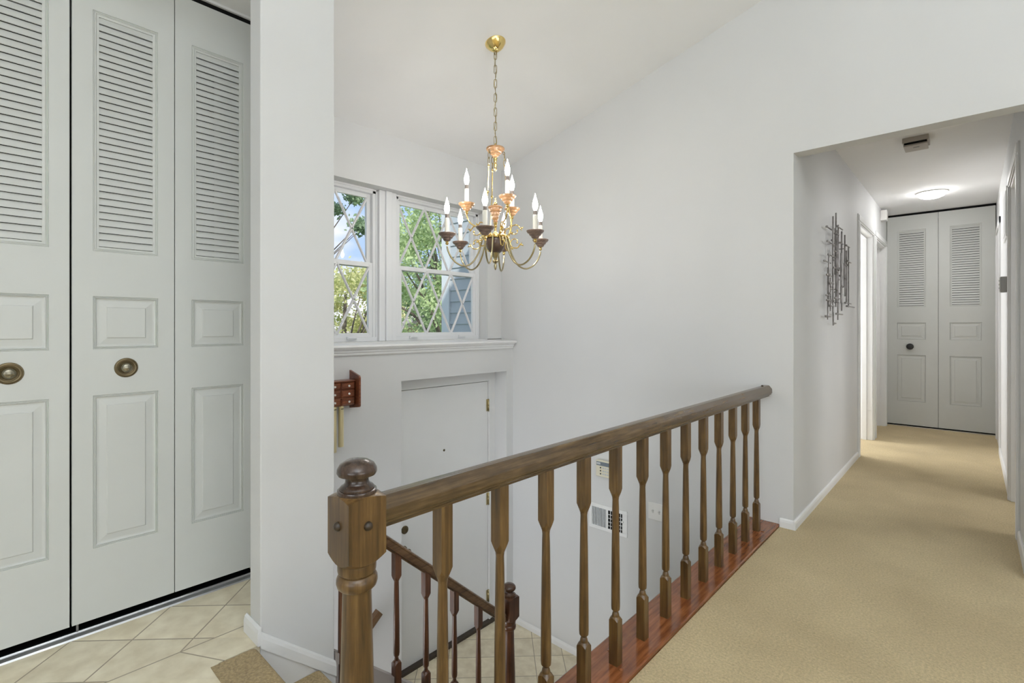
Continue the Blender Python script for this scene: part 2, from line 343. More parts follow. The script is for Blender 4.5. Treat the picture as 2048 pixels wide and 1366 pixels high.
# stair-side skirt: baseboard that follows the flight, over a plain painted stringer
b = MB()
z0, sl = .045, -.855
pr = base_prof(.014, .058)
vs = []; n = len(pr)
for Y in (SY-.003, .972):
    dz = sl*(Y-SY)
    for p, q in pr: vs.append((SX+p, Y, q-.012+dz))
b.add(vs, [(i, (i+1)%n, n+(i+1)%n, n+i) for i in range(n)]+[tuple(range(n))[::-1], tuple(range(n, 2*n))])
S(b.build('baseboard_stairs', TRIM), 'white sloping baseboard following the stairs down')
b = MB(); b.add([(SX+.001, SY-.002, .0), (SX+.006, SY-.002, .0), (SX+.006, .972, -.24), (SX+.001, .972, -.24), (SX+.001, SY-.002, -.5), (SX+.006, SY-.002, -.5), (SX+.006, .972, -.7), (SX+.001, .972, -.7)],
    [(0,1,2,3),(4,7,6,5),(0,4,5,1),(1,5,6,2),(2,6,7,3),(3,7,4,0)]); S(b.build('trim_1', TRIM), 'white painted skirt board beside the top carpeted steps')
b = MB(); b.extrude([(SY-p, q) for p, q in base_prof(.014, .065)], -1.985, SX+.012, 'x'); S(b.build('baseboard_wall_end', TRIM, bevel=.004), 'short white baseboard across the wall end')

# ------------------------------------------------------------------ carpeted stairs
st = empty('staircase', (-1.4, SY, 0), label='tan carpeted stairs dropping from the tiled floor beside the newel post', cat='staircase')
def step(z, y, y1, x0=SX+.008, x1=-.976, parent=None, base=(0,0,0)):
    b = MB(); n = .022
    prof = [(y-.03, z-.25), (y-.03, z), (y1-.012, z)]
    for k in range(7):
        a = pi/2 - pi*k/6; prof.append((y1 + n*cos(a)-.004, z-n + n*sin(a)))
    prof += [(y1-.012, z-.05), (y1-.014, z-.25)]
    b.extrude([(p-base[1], q-base[2]) for p, q in prof], x0-base[0], x1-base[0], 'x')
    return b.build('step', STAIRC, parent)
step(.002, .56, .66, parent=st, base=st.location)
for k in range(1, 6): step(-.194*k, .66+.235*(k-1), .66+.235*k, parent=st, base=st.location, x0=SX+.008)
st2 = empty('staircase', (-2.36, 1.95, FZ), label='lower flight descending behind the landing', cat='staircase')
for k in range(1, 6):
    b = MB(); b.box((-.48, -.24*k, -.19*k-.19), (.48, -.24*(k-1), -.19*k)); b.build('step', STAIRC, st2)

# ------------------------------------------------------------------ balustrades
def sq_round(mb, h0, h1, s, cham, top=True, bot=True, c=(0,0,0), rt=.4, rb=.4):
    """square block with chamfered ends that shrink to an octagon"""
    def ring(r, k, z):
        c2 = r*k
        return [(r,-c2,z),(r,c2,z),(c2,r,z),(-c2,r,z),(-r,c2,z),(-r,-c2,z),(-c2,-r,z),(c2,-r,z)]
    rs = []
    if bot: rs += [ring(s*(.58), .45, h0), ring(s*.80, .7, h0+cham*.5)]
    rs += [ring(s, .96, h0+(cham if bot else 0)), ring(s, .96, h1-(cham if top else 0))]
    if top: rs += [ring(s*.80, .7, h1-cham*.5), ring(s*.58, .45, h1)]
    vs = [(p[0]+c[0], p[1]+c[1], p[2]+c[2]) for r in rs for p in r]
    fs = [(i*8+k, i*8+(k+1)%8, (i+1)*8+(k+1)%8, (i+1)*8+k) for i in range(len(rs)-1) for k in range(8)]
    fs += [tuple(range(8))[::-1], tuple((len(rs)-1)*8+k for k in range(8))]
    mb.add(vs, fs)
def sq_cone(mb, s, bot, top, n=8):
    """square block whose ends are cut by a cone: bot/top = (neck radius, neck z, rise to the corner)"""
    per = []
    for q in range(4):
        for k in range(n):
            t = -s + 2*s*k/n; p = [(s, t), (-t, s), (-s, -t), (t, -s)][q]; per.append(p)
    D = s*1.41421; rows = []
    rb, zb, hb_ = bot; rt, zt, ht_ = top
    def circ(r, z): return [(p[0]/math.hypot(*p)*r, p[1]/math.hypot(*p)*r, z) for p in per]
    rows.append(circ(rb, zb)); rows.append([(p[0], p[1], zb + hb_*(math.hypot(*p)-rb)/(D-rb)) for p in per])
    rows.append([(p[0], p[1], zt - ht_*(math.hypot(*p)-rt)/(D-rt)) for p in per]); rows.append(circ(rt, zt))
    m_ = len(per); vs = [p for r in rows for p in r]
    fs = [(i*m_+k, i*m_+(k+1) % m_, (i+1)*m_+(k+1) % m_, (i+1)*m_+k) for i in range(3) for k in range(m_)] + [tuple(range(m_))[::-1], tuple(3*m_+k for k in range(m_))]
    mb.add(vs, fs)
def baluster_mb(L=.735, lowz=0.0):
    """turned baluster: square foot, neck, tapering round shaft, square head"""
    b = MB(); s = .0158
    sq_cone(b, s, (.012, lowz-.001, 0), (.0105, .173, .015))
    b.lathe([(.008, .158), (.0115, .166), (.0125, .172), (.0105, .180), (.0082, .186), (.0115, .190), (.0140, .193), (.0148, .205), (.0142, .30), (.0128, .42), (.0112, .53), (.0104, .556), (.0115, .566), (.0085, .58)], seg=18)
    sq_cone(b, s, (.0105, .563, .030), (.012, L, 0))
    return b
bal = empty('balustrade', (-.87, .5, 0), label='brown stained wooden balustrade with turned balusters along the carpeted upper floor', cat='balustrade')
ox, oy = -.87, .5
hb = MB()
hh_ = [(.016,.733),(.016,.741),(.0225,.742),(.0262,.745),(.0262,.7495),(.0302,.7515),(.0308,.756),(.0302,.7735),(.0290,.7765),(.0150,.7935),(.0115,.7952),(0,.7958)]
hp = hh_ + [(-a_, b_) for a_, b_ in hh_[:-1]][::-1]
hb.extrude(hp, .038, WY-oy-.002, 'y')
hr = hb.build('handrail', OAKY, bal, bevel=.001)
pl = MB(); pl.lathe([(0.0001, .7965), (.006, .796), (.007, .799), (.004, .8015), (.0001, .802)], c=(0, 2.52, 0), seg=12); pl.build('screw_plug', DARKW, hr)
bb = MB(); bb.extrude([(-.10,-.004),(.068,-.004),(.068,.010),(.064,.013),(-.092,.013),(-.10,.006)], -.05, WY-oy-.001, 'y')
bd = bb.build('base_board', BOARD, bal)
tag(bd, 'glossy reddish brown board under the balusters')
for (px_, py_) in ((-.05, .99), (.03, .93), (.03, 2.42), (-.06, 1.0-.52)):
    p = MB(); p.lathe([(.0085, .0125), (.0085, .0145), (.005, .0165), (.0001, .017)], c=(px_, py_, 0), seg=14); p.build('wooden_plug', BOARD, bd)
proto = baluster_mb(.735, .012).build('baluster', OAK, bal)
ys = [.711 + (2.917-.711)/12*i for i in range(13)]
for i, y in enumerate(ys):
    o = proto if i == 0 else proto.copy()
    if i: COL.objects.link(o); o.parent = bal
    o.location = (0, y-oy, 0)
def newel(parent, loc, mat, dark, base=.0, sc=1.0, big=True):
    b = MB(); s = .0395
    sq_cone(b, s, (.0362, .680, .016), (.036, .812, .008))
    # turned shaft below the block
    b.lathe([(.034, base+.20), (.036, base+.215), (.030, base+.225), (.0335, base+.24), (.0345, .30), (.033, .40), (.031, .46), (.0275, .60), (.0268, .628), (.0270,.6295), (.0320,.6300), (.0365,.6345), (.0387,.6425), (.0382,.650), (.0345,.657), (.0318,.6585), (.0318,.6615), (.0352,.662), (.0362,.666), (.0362,.680), (.034, .690)], seg=36)
    b.box((-s, -s, base), (s, s, base+.20))
    n = b.build('newel_post', mat, parent, loc)
    c = MB(); c.lathe([(.030, .8095), (.0368, .811), (.0375, .815), (.0365, .8185), (.033, .8195), (.033, .822), (.0300,.8255),(.0250,.8285),(.0222,.833),(.0218,.840),(.0225,.8435),(.0300,.8445),(.0352,.8465),(.0377,.8515),(.0370,.8585),(.0320,.867),(.0215,.8735),(.009,.8765),(.0001,.877)], seg=36)
    tag(c.build('cap', dark, n), 'dark polished mushroom cap')
    if big:
        for M in (Matrix.Rotation(pi/2, 4, 'Y'), Matrix.Rotation(pi/2, 4, 'X')):
            p = MB(); p.lathe([(.0001, s+.0085), (.0035, s+.008), (.0065, s+.006), (.0085, s+.0025), (.0088, s-.001)][::-1], c=(0, 0, 0), seg=16)
            T = Matrix.Translation((0, 0, .757)) @ M
            p.v = [tuple(T @ Vector(v)) for v in p.v]; tag(p.build('wooden_plug', DARKW, n), 'dark wooden screw plug')
    return n
CAPM = wood('cap_wood', (.030, .016, .010), (.060, .034, .022), (.11, .065, .04), 'z', .18)
newel(bal, (0, 0, 0), OAK, CAPM)

# lower balustrade, on the sloping edge between the two flights
b2 = empty('balustrade', (SX, 1.97, FZ), label='darker sloping stair balustrade seen behind the near newel post', cat='balustrade')
bx, by, bz = SX, 1.97, FZ
def railz(Y): return .236 + .0 - .878*(Y-1.202)
q = MB(); hp2 = [(-.012,-.062),(.012,-.062),(.014,-.052),(.024,-.050),(.026,-.040),(.025,-.018),(.028,-.012),(.024,-.004),(.012,0),(-.012,0),(-.024,-.004),(-.028,-.012),(-.025,-.018),(-.026,-.040),(-.024,-.050),(-.014,-.052)]
vs = []; n = len(hp2); Ya, Yb = .972, 1.935
for Y in (Ya, Yb):
    for p, z in hp2: vs.append((p, Y-by, z+railz(Y)-bz))
q.add(vs, [(i, (i+1)%n, n+(i+1)%n, n+i) for i in range(n)]+[tuple(range(n))[::-1], tuple(range(n, 2*n))])
q.build('handrail', REDWY, b2, bevel=.001)
q = MB(); strz = lambda Y: -.309 - .88*(Y-1.141)
q.add([(-.04, .972-by, strz(.972)-bz), (.006, .972-by, strz(.972)-bz), (.006, 1.93-by, strz(1.93)-bz), (-.04, 1.93-by, strz(1.93)-bz),
       (-.04, .972-by, strz(.972)-bz-.30), (.006, .972-by, strz(.972)-bz-.30), (.006, 1.93-by, 0.001), (-.04, 1.93-by, .001)],
      [(0,1,2,3),(4,7,6,5),(0,4,5,1),(1,5,6,2),(2,6,7,3),(3,7,4,0)])
q.build('stringer', principled('taupe_stringer', (.42, .38, .36), .6), b2)
def lower_bal(Y):
    top = railz(Y) - .058; foot = strz(Y)-.03
    m = MB(); s = .0155; bt = top-.60+.0
    bt = -.336 if Y < 1.3 else -.336 - (Y-1.26)*.80     # top of the foot block follows the slope
    sq_cone(m, s, (.012, foot, 0), (.0105, bt+.001, .012))
    ht = top - .115
    L_ = ht - bt
    m.lathe([(.008, bt-.012), (.0112, bt-.003), (.0085, bt+.012), (.008, bt+.015), (.0125, bt+.022), (.0142, bt+.035), (.0135, bt+L_*.45), (.0110, bt+L_*.9), (.0105, ht-.002), (.011, ht+.004), (.008, ht+.012)], seg=16)
    sq_cone(m, s, (.0105, ht, .024), (.012, top+.02, 0))
    m.v = [(v[0], v[1]+Y-by, v[2]-bz) for v in m.v]
    m.build('baluster', REDW, b2)
for Y in (1.0, 1.10, 1.26, 1.421, 1.594, 1.755): lower_bal(Y)
# the lower newel: same turning, taller
def lower_newel():
    dz = -.272 - .8775
    t = newel(b2, (0, 0, 0), REDW, CAPM2, base=FZ-dz, big=False)
    t.location = (0, .015, dz - FZ)
CAPM2 = wood('lower_cap_wood', (.05, .02, .01), (.09, .04, .02), (.15, .07, .035), 'z', .25)
lower_newel()
# wall-mounted handrail of the lower flight
wr = empty('wall_handrail', (-2.80, 1.75, -.70), label='dark brown handrail end on the front wall behind the newel post', cat='handrail')
m = MB(); m.extrude([(-.02,-.034),(.02,-.034),(.024,-.01),(.018,.012),(-.018,.012),(-.024,-.01)], -1.2, .012, 'y'); r_ = m.build('rail', REDWY, wr, bevel=.002); r_.rotation_euler = (radians(40), 0, 0)
m = MB(); m.tube([(-.0, -.3, -.28), (-.0, -.3, -.33), (-.055, -.3, -.34)], .006); m.build('bracket', BRASSD, wr)

# ------------------------------------------------------------------ bifold doors
def leaf(mb, lv, x0, w, z0, z1, rects, louv, th=.03, gap=.0016):
    """moulded leaf: recessed raised panels and a louvred upper panel, front towards -y"""
    xs = sorted({0, w} | {r[0] for r in rects+[louv]} | {r[1] for r in rects+[louv]})
    zs = sorted({z0, z1} | {r[2] for r in rects+[louv]} | {r[3] for r in rects+[louv]})
    def hole(xa, za): return any(r[0]-1e-6 <= xa < r[1]-1e-6 and r[2]-1e-6 <= za < r[3]-1e-6 for r in rects+[louv])
    for i in range(len(xs)-1):
        for j in range(len(zs)-1):
            if not hole(xs[i], zs[j]):
                a, b_, c, d = xs[i]+x0, xs[i+1]+x0, zs[j], zs[j+1]
                mb.add([(a,0,c),(b_,0,c),(b_,0,d),(a,0,d)], [(0,1,2,3)])
    def rings(r, prof, cap):
        pv = None
        for ins, dep in prof:
            c = [(r[0]+ins+x0, dep, r[2]+ins), (r[1]-ins+x0, dep, r[2]+ins), (r[1]-ins+x0, dep, r[3]-ins), (r[0]+ins+x0, dep, r[3]-ins)]
            if pv: mb.add(pv + c, [(k, (k+1)%4, 4+(k+1)%4, 4+k) for k in range(4)])
            pv = c
        if cap: mb.add(pv, [(0,1,2,3)])
    sc = min(1.0, w/.317)
    for r in rects:
        rings(r, [(0,0),(.0015,.0035),(.004,.0012),(.0055,.0045),(.008,.002),(.0095,.0055),(.013,.0075),(.018,.0078),(.040,.0048),(.0425,.0015),(.044,.0012)], True)
    rings(louv, [(0,0),(.0015,.003),(.004,.001),(.006,.0035),(.009,.0015),(.011,.004),(.018,.0045),(.018,.022)], False)
    a, b_ = louv[0]+.018+x0, louv[1]-.018+x0; c, d = louv[2]+.018, louv[3]-.018
    n = 33; p = (d-c)/n
    for k in range(n):
        zb = c + p*k + gap; zt = c + p*(k+1) + .0002
        lv.add([(a,.0008,zb),(b_,.0008,zb),(b_,.0095,zt),(a,.0095,zt),(a,.006,zb),(b_,.006,zb),(b_,.013,zt),(a,.013,zt)],
               [(0,1,2,3),(4,7,6,5),(0,4,5,1),(3,2,6,7),(0,3,7,4),(1,5,6,2)])
    # sides, top, bottom, back
    A, B = x0, x0+w
    mb.add([(A,0,z0),(A,th,z0),(A,th,z1),(A,0,z1)], [(0,1,2,3)]); mb.add([(B,0,z0),(B,th,z0),(B,th,z1),(B,0,z1)], [(0,3,2,1)])
    mb.add([(A,0,z0),(B,0,z0),(B,th,z0),(A,th,z0)], [(0,1,2,3)]); mb.add([(A,0,z1),(B,0,z1),(B,th,z1),(A,th,z1)], [(0,3,2,1)])
def bifold(name, loc, rz, w, z0, z1, rects, louv, knob, knob_kind, label, th=.03):
    root = empty(name, loc, rz); S(root, label); root['category'] = 'closet door'
    for k in range(2):
        mb = MB(); lv = MB()
        leaf(mb, lv, k*(w+.0015), w-.0015, z0, z1, rects, louv, th, .0016 if w < .4 else .0042)
        p = mb.build('leaf', DOORP, root); lv.build('louvre_slats', DOORP, p)
    kx, kz = knob
    M = Matrix.Translation((kx, 0, kz)) @ Matrix.Rotation(pi/2, 4, 'X')
    m = MB()
    if knob_kind == 'brass':
        m.lathe([(.001,-.002),(.037,-.001),(.0373,.001),(.036,.003),(.0325,.0035),(.031,.0045),(.026,.004),(.0245,.006),(.022,.0055),(.0195,.004)], seg=48, M=M)
        for a in range(60):
            t = 2*pi*a/60; m.add([tuple(M @ Vector((.0350*cos(t)+dx, .0350*sin(t)+dy, .004))) for dx, dy in ((-.001,-.001),(.001,-.001),(.001,.001),(-.001,.001))], [(0,1,2,3)])
        k_ = m.build('knob', ANTB, root)
        m = MB(); m.lathe([(.019,.003),(.0185,.009),(.0175,.013),(.0165,.0125),(.0155,.015),(.013,.0185),(.007,.0205),(.0001,.021)], seg=36, M=M); m.build('knob_button', BRASSG, k_)
    else:
        m.lathe([(.008,-.001),(.008,.012),(.018,.016),(.031,.021),(.034,.027),(.030,.033),(.018,.037),(.0001,.038)], seg=28, M=M); m.build('knob', BLKM, root)
    return root
BRASSG = noise_mat('worn_button', (.20, .18, .13), (.36, .34, .27), nscale=20, rough=.25, metal=.9)
R_ = [(.059,.261,.305,.875), (.059,.261,1.047,1.245)]; LV = (.059,.261,1.413,2.312)
CX_ = -2.40
bifold('door_2', (CX_, -.402, 0), pi/2, .317, .042, 2.499, R_, LV, (.317*1.5+.004, .972), 'brass', 'white louvred bifold closet door cut by the left edge of the photo')
bifold('door_3', (CX_, .2385, 0), pi/2, .317, .042, 2.499, R_, LV, (.158, .973), 'brass', 'white louvred bifold closet door beside the grey wall end')
w3 = (RX-HX-.012)/2
mg = .093
bifold('door_4', (HX+.005, HE, 0), 0, w3, .02, 2.395, [(mg,w3-.105,.285,.815),(mg,w3-.105,.988,1.18)], (mg,w3-.105,1.352,2.228), (.21, .909), 'black', 'white louvred bifold door closing the end of the hallway')
# tracks and black gaps
tr = MB(); tr.extrude([(-2.43,0),(-2.376,0),(-2.379,.006),(-2.396,.010),(-2.399,.004),(-2.408,.004),(-2.411,.012),(-2.416,.012),(-2.418,.004),(-2.43,.004)], -.42, .87, 'y'); S(tr.build('trim_2', STEEL), 'aluminium floor track under the louvred closet doors')
tr = MB()
for y in (.255, .86, -.1): tr.tube([(-2.414, y, .004), (-2.414, y, .07)], .004)
S(tr.build('trim_2', GREYM), 'door pivots in the closet floor track')
tr = MB(); tr.box((-2.432, -.42, 2.501), (-2.404, .87, 2.528)); S(tr.build('trim_3', BLACK), 'dark overhead track above the closet doors')
tr = MB(); tr.box((-2.425, -.42, 2.519), (-2.392, .87, 2.531)); S(tr.build('trim_3', TRIM), 'white strip above the closet door track')
tr = MB(); tr.box((HX+.002, HE+.006, 2.397), (RX-.002, HE+.03, HC-.001)); S(tr.build('trim_4', BLACK), 'dark overhead track above the hallway closet door')
tr = MB(); tr.box((HX+.002, HE-.012, .0), (RX-.002, HE+.03, .008)); S(tr.build('trim_4', STEEL), 'metal floor track under the hallway closet door')
tr = MB(); tr.box((-2.99, -.42, .0), (-2.44, .87, .004)); tr.box((-2.99, -.42, 0), (-2.98, .87, 2.52)); S(tr.build('wall_closet', BLACK), 'black sheets painting the shade inside the louvred closet')  # shade behind the louvres, painted as a black floor and back sheet
tr = MB(); tr.box((HX+.002, HE+.05, 0.001), (RX-.002, HE+.55, .004)); tr.box((HX+.002, HE+.54, 0), (RX-.002, HE+.55, HC)); S(tr.build('wall_hall_end', BLACK), 'black sheets painting the shade inside the hallway closet')  # same painted shade behind the hallway louvres

# ------------------------------------------------------------------ windows
def muntins(mb, y0, y1, z0, z1, x, wd=.020, dp=.010, n=3):
    s = (y1-y0)/n
    for k in range(n):
        for (za, zb) in ((z0, z1), (z1, z0)):
            a = Vector((x, y0+k*s, za)); c = Vector((x, y0+(k+1)*s, zb)); d = (c-a).normalized(); pn = Vector((0, -d.z, d.y))*wd/2
            m2 = Vector((0, -d.z, d.y))*wd*.2
            f = Vector((dp, 0, 0))
            mb.add([a+pn, a-pn, c-pn, c+pn, a+m2+f, a-m2+f, c-m2+f, c+m2+f], [(0,3,2,1),(4,5,6,7),(0,1,5,4),(3,7,6,2),(0,4,7,3),(1,2,6,5)])
def window(name, y0, y1, z0, z1, label):
    root = empty(name, (-3.10, (y0+y1)/2, z0)); S(root, label); root['category'] = 'window'
    cy = (y0+y1)/2
    hw = (y1-y0)/2; H = z1-z0; zm = H*.495
    f = MB(); f.box((-.06,-hw,0),(.0,-hw+.035,H)); f.box((-.06,hw-.035,0),(.0,hw,H)); f.box((-.06,-hw,H-.03),(.0,hw,H)); f.box((-.06,-hw,0),(.006,hw,.03))
    f.box((-.004,-hw,0),(.006,-hw+.012,H)); f.box((-.004,hw-.012,0),(.006,hw,H)); f.box((-.004,-hw,H-.012),(.006,hw,H))
    f.build('window_frame', VINYL, root, bevel=.002)
    a0, a1 = -hw+.035, hw-.035
    for nm, xx, za, zb in (('upper_sash', -.04, zm-.01, H-.03), ('lower_sash', -.014, .028, zm+.022)):
        r = .030
        s = MB(); s.box((xx-.012,a0,za),(xx+.010,a0+r,zb)); s.box((xx-.012,a1-r,za),(xx+.010,a1,zb)); s.box((xx-.012,a0+r,zb-r),(xx+.010,a1-r,zb)); s.box((xx-.012,a0+r,za),(xx+.010,a1-r,za+r))
        so_ = s.build(nm, VINYL, root, bevel=.002)
        g = MB(); g.box((xx-.004,a0+r-.004,za+r-.004),(xx-.001,a1-r+.004,zb-r+.004)); g.build('glass_pane', GLASS, so_)
        mu = MB(); muntins(mu, a0+r*.6, a1-r*.6, za+r*.6, zb-r*.6, xx+.0005); mu.build('diamond_grille', MUNT, so_)
    for yy in (-hw*.62, hw*.52):
        l = MB(); l.box((.004,yy-.035,.014),(.020,yy+.035,.034)); l.box((.018,yy-.03,.022),(.028,yy+.03,.030)); l.build('sash_latch', VINYL, root, bevel=.003)
    return root
window('window_1', W1[0]+.012, W1[1]-.002, WZ[0], WZ[1], 'right double-hung window with diamond grille')
window('window_2', W2[0], W2[1]-.012, WZ[0], WZ[1], 'left double-hung window with diamond grille, half hidden by the wall end')
m = MB(); m.box((-3.15, W2[1]-.012, WZ[0]), (-3.07, W1[0]+.012, WZ[1])); m.box((-3.075, W2[1]+.035, WZ[0]), (-3.055, W2[1]+.085, WZ[1])); S(m.build('trim_5', VINYL, bevel=.004), 'white mullion post between the two windows')
m = MB(); m.extrude([(-3.10,.995),(-2.812,.995),(-2.806,1.005),(-2.812,1.016),(-3.10,1.03)], W2[0]-.12, WY-.001, 'y')
m.extrude([(-2.859,.995),(-2.822,.995),(-2.824,.987),(-2.834,.982),(-2.834,.972),(-2.842,.966),(-2.843,.955),(-2.850,.948),(-2.859,.946)], W2[0]-.12, WY-.013, 'y')
S(m.build('trim_6', TRIM), 'white moulded window sill across the front wall')

# ------------------------------------------------------------------ entry door
ed = empty('door_1', (FU, 2.5, FZ)); S(ed, 'plain white entry door below the windows'); ed['category'] = 'door'
D0, D1 = 2.036-2.5, 2.946-2.5
m = MB(); m.box((-.05, D0, .02), (-.012, D1, 2.03)); m.build('slab', ENTRY, ed, bevel=.002)
m = MB(); m.box((-.10, D1+.004, 0), (-.002, D1+.090, 2.036)); m.box((-.10, D0-.07, 0), (-.002, D0-.004, 2.036)); m.box((-.10, D0-.07, 2.036), (.0015, D1+.090, 2.1205))
m.box((-.012, D1+.005, 0), (.004, D1+.016, 2.05)); m.build('door_frame', ENTRY, ed)
m = MB(); m.box((-.06, D0-.06, 0), (.03, D1+.07, .022)); m.build('threshold', principled('dark_threshold', (.07,.055,.045), .4, .5), ed)
for z in (1.83, 1.04, .22):
    m = MB(); m.box((-.013, D1-.020, z-.05), (-.008, D1+.012, z+.05)); m.tube([(-.004, D1+.002, z-.052), (-.004, D1+.002, z+.052)], .006); m.build('hinge', BRASSD, ed)
def disc(prof, y, z, nm, mat, x=-.012):
    m = MB(); M = Matrix.Translation((x, y, z)) @ Matrix.Rotation(pi/2, 4, 'Y'); m.lathe(prof, seg=28, M=M); return m.build(nm, mat, ed)
disc([(.009,0),(.009,.003),(.006,.004),(.0001,.003)], -.029, 1.534, 'peephole', ANTB)
disc([(.029,0),(.029,.006),(.026,.010),(.023,.009),(.021,.012),(.018,.012),(.016,.016),(.012,.016),(.010,.012),(.0001,.012)], 2.106-2.5, 1.026, 'deadbolt', ANTB)
disc([(.032,0),(.030,.008),(.012,.014),(.012,.035),(.026,.045),(.028,.058),(.018,.066),(.0001,.067)], 2.095-2.5, .88, 'door_knob', ANTB)

# ------------------------------------------------------------------ door chime with drawers
ch = empty('door_chime', (FL, 1.45, .6), label='reddish wooden door chime with small drawers and brass tubes on the entry wall', cat='door chime')
m = MB(); m.box((0, -.15, .05), (.066, .135, .20)); m.box((0, -.165, .198), (.082, .137, .206)); body = m.build('body', CHERRY, ch, bevel=.002)
for y in (-.178, .140):
    m = MB(); m.extrude([(0, .025), (.108, .040), (.115, .048), (.115, .222), (.108, .232), (0, .262)], y, y+.013, 'y'); m.build('side_panel', CHERRY, ch, bevel=.001)
for cyy in (-.105, -.0, .092):
    for kz in range(3):
        z = .056 + kz*.048
        hw_ = .043 if cyy > -.2 else .04
        m = MB(); m.extrude([(cyy-hw_, z), (cyy+hw_, z), (cyy+hw_, z+.042), (cyy-hw_, z+.042)], .066, .072, 'x')
        a = [(.072, cyy-hw_, z), (.072, cyy+hw_, z), (.072, cyy+hw_, z+.042), (.072, cyy-hw_, z+.042)]; c = [(.079, cyy-hw_+.007, z+.007), (.079, cyy+hw_-.007, z+.007), (.079, cyy+hw_-.007, z+.035), (.079, cyy-hw_+.007, z+.035)]
        m.add(a+c, [(k, (k+1)%4, 4+(k+1)%4, 4+k) for k in range(4)]+[(4,5,6,7)])
        d_ = m.build('drawer', CHERRY, ch)
        m = MB(); m.lathe([(.003,0),(.003,.004),(.0065,.006),(.006,.010),(.0001,.012)], seg=14, M=Matrix.Translation((.079, cyy, z+.021)) @ Matrix.Rotation(pi/2, 4, 'Y')); m.build('knob', PLAST, d_)
for y, l in ((.056, .195), (.010, .222), (-.04, .30), (-.09, .36)):
    m = MB(); m.lathe([(.0158, -l), (.0158, .052)], c=(.052, y, 0), seg=24)
    t_ = m.build('chime_tube', TUBEM, ch)
    m = MB(); m.box((.067, y-.008, .033), (.0688, y+.008, .037)); m.build('hanging_slot', BLACK, t_)

# ------------------------------------------------------------------ things on the back wall, below the balustrade
kp = empty('alarm_keypad', (-2.014, WY, .105), label='cream alarm keypad with grey display band, mounted above the vent', cat='alarm keypad')
m = MB(); m.box((0, -.026, -.058), (.155, 0, .058)); m.build('case', CREAM, kp, bevel=.004)
m = MB(); m.box((.006, -.0275, .022), (.149, -.025, .050)); dsp = m.build('display', SLATE, kp)
m = MB(); m.box((.009, -.0285, .030), (.040, -.027, .044)); m.build('label_plate', LGREY, dsp)
for r in range(3):
    m = MB(); m.box((.037, -.0285, .003-.022*r), (.045, -.026, .012-.022*r)); m.build('function_key', BLACK, kp)
    for c in range(4):
        m = MB(); m.box((.056+.019*c, -.0285, .002-.022*r), (.069+.019*c, -.026, .013-.022*r)); m.build('number_key', LGREY, kp, bevel=.001)
vt = empty('wall_vent', (-1.928, WY, -.255), label='white metal wall register with vertical louvres, mounted low under the keypad', cat='wall vent')
hw, hh = .158, .092
m = MB(); m.box((-hw,-.006,hh-.024),(hw,0,hh)); m.box((-hw,-.006,-hh),(hw,0,-hh+.024)); m.box((-hw,-.006,-hh+.024),(-hw+.026,0,hh-.024)); m.box((hw-.034,-.006,-hh+.024),(hw,0,hh-.024)); m.box((-.012,-.006,-hh+.024),(.004,0,hh-.024))
m.build('faceplate', TRIM, vt, bevel=.002)
m = MB(); m.box((-hw+.026, -.0012, -hh+.024), (hw-.034, 0, hh-.024)); m.build('duct_opening', BLACK, vt)
m = MB(); 
for k in range(9):
    x = -hw+.030+k*.0132; m.box((x,-.0055,-hh+.024),(x+.0085,-.001,hh-.024))
m.build('closed_louvres', LGREY, vt)
m = MB()
for k in range(7):
    x = .010+k*.0165; m.box((x+.011,-.005,-hh+.024),(x+.0145,-.0015,hh-.024))
for k in range(4):
    z = -hh+.045+k*.027; m.box((.004,-.0035,z),(hw-.034,-.0015,z+.003))
m.build('open_louvres', TRIM, vt)
m = MB(); m.box((hw-.040,-.016,.008),(hw-.026,-.005,.020)); m.build('lever', TRIM, vt, bevel=.002)
sw = empty('light_switch', (-1.552, WY, -.108), label='white double toggle switch plate to the right of the vent', cat='light switch')
m = MB(); m.box((-.058,-.005,-.057),(.058,0,.057)); m.build('switch_plate', PLAST, sw, bevel=.002)
for x in (-.023, .023):
    m = MB(); m.box((x-.005,-.016,.0),(x+.005,-.004,.010)); m.box((x-.006,-.0055,-.012),(x+.006,-.004,.012)); m.build('toggle', principled('toggle_plastic', (.60,.59,.57), .4), sw, bevel=.001)

# ------------------------------------------------------------------ hallway things
art = empty('wall_art', (HX, 4.15, 1.55), label='spiky metal rod wall sculpture on the left hallway wall', cat='wall art')
random.seed(4)
rods = [(3.90,1.18,1.53),(3.865,1.28,1.62),(3.93,1.42,1.80),(3.985,1.24,1.47),(4.00,1.22,1.89),(4.05,1.30,1.80),(4.075,1.14,1.44),(4.10,1.27,1.93),(4.10,1.35,1.62),(4.14,1.50,1.83),(4.17,1.18,1.72),(4.21,1.30,1.66),(4.25,1.45,1.87),(4.31,1.33,1.83),(4.33,1.42,1.60),(4.38,1.25,1.83),(4.44,1.36,1.68),(4.50,1.28,1.74),(4.57,1.31,1.72),(4.43,1.50,1.82)]
for i, (y, a, c) in enumerate(rods):
    x = .018 + .012*(i % 3)
    m = MB(); m.tube([(x, y-4.15, a-1.55), (x, y-4.15, c-1.55)], .0050, 6); m.build('rod', ARTM, art)
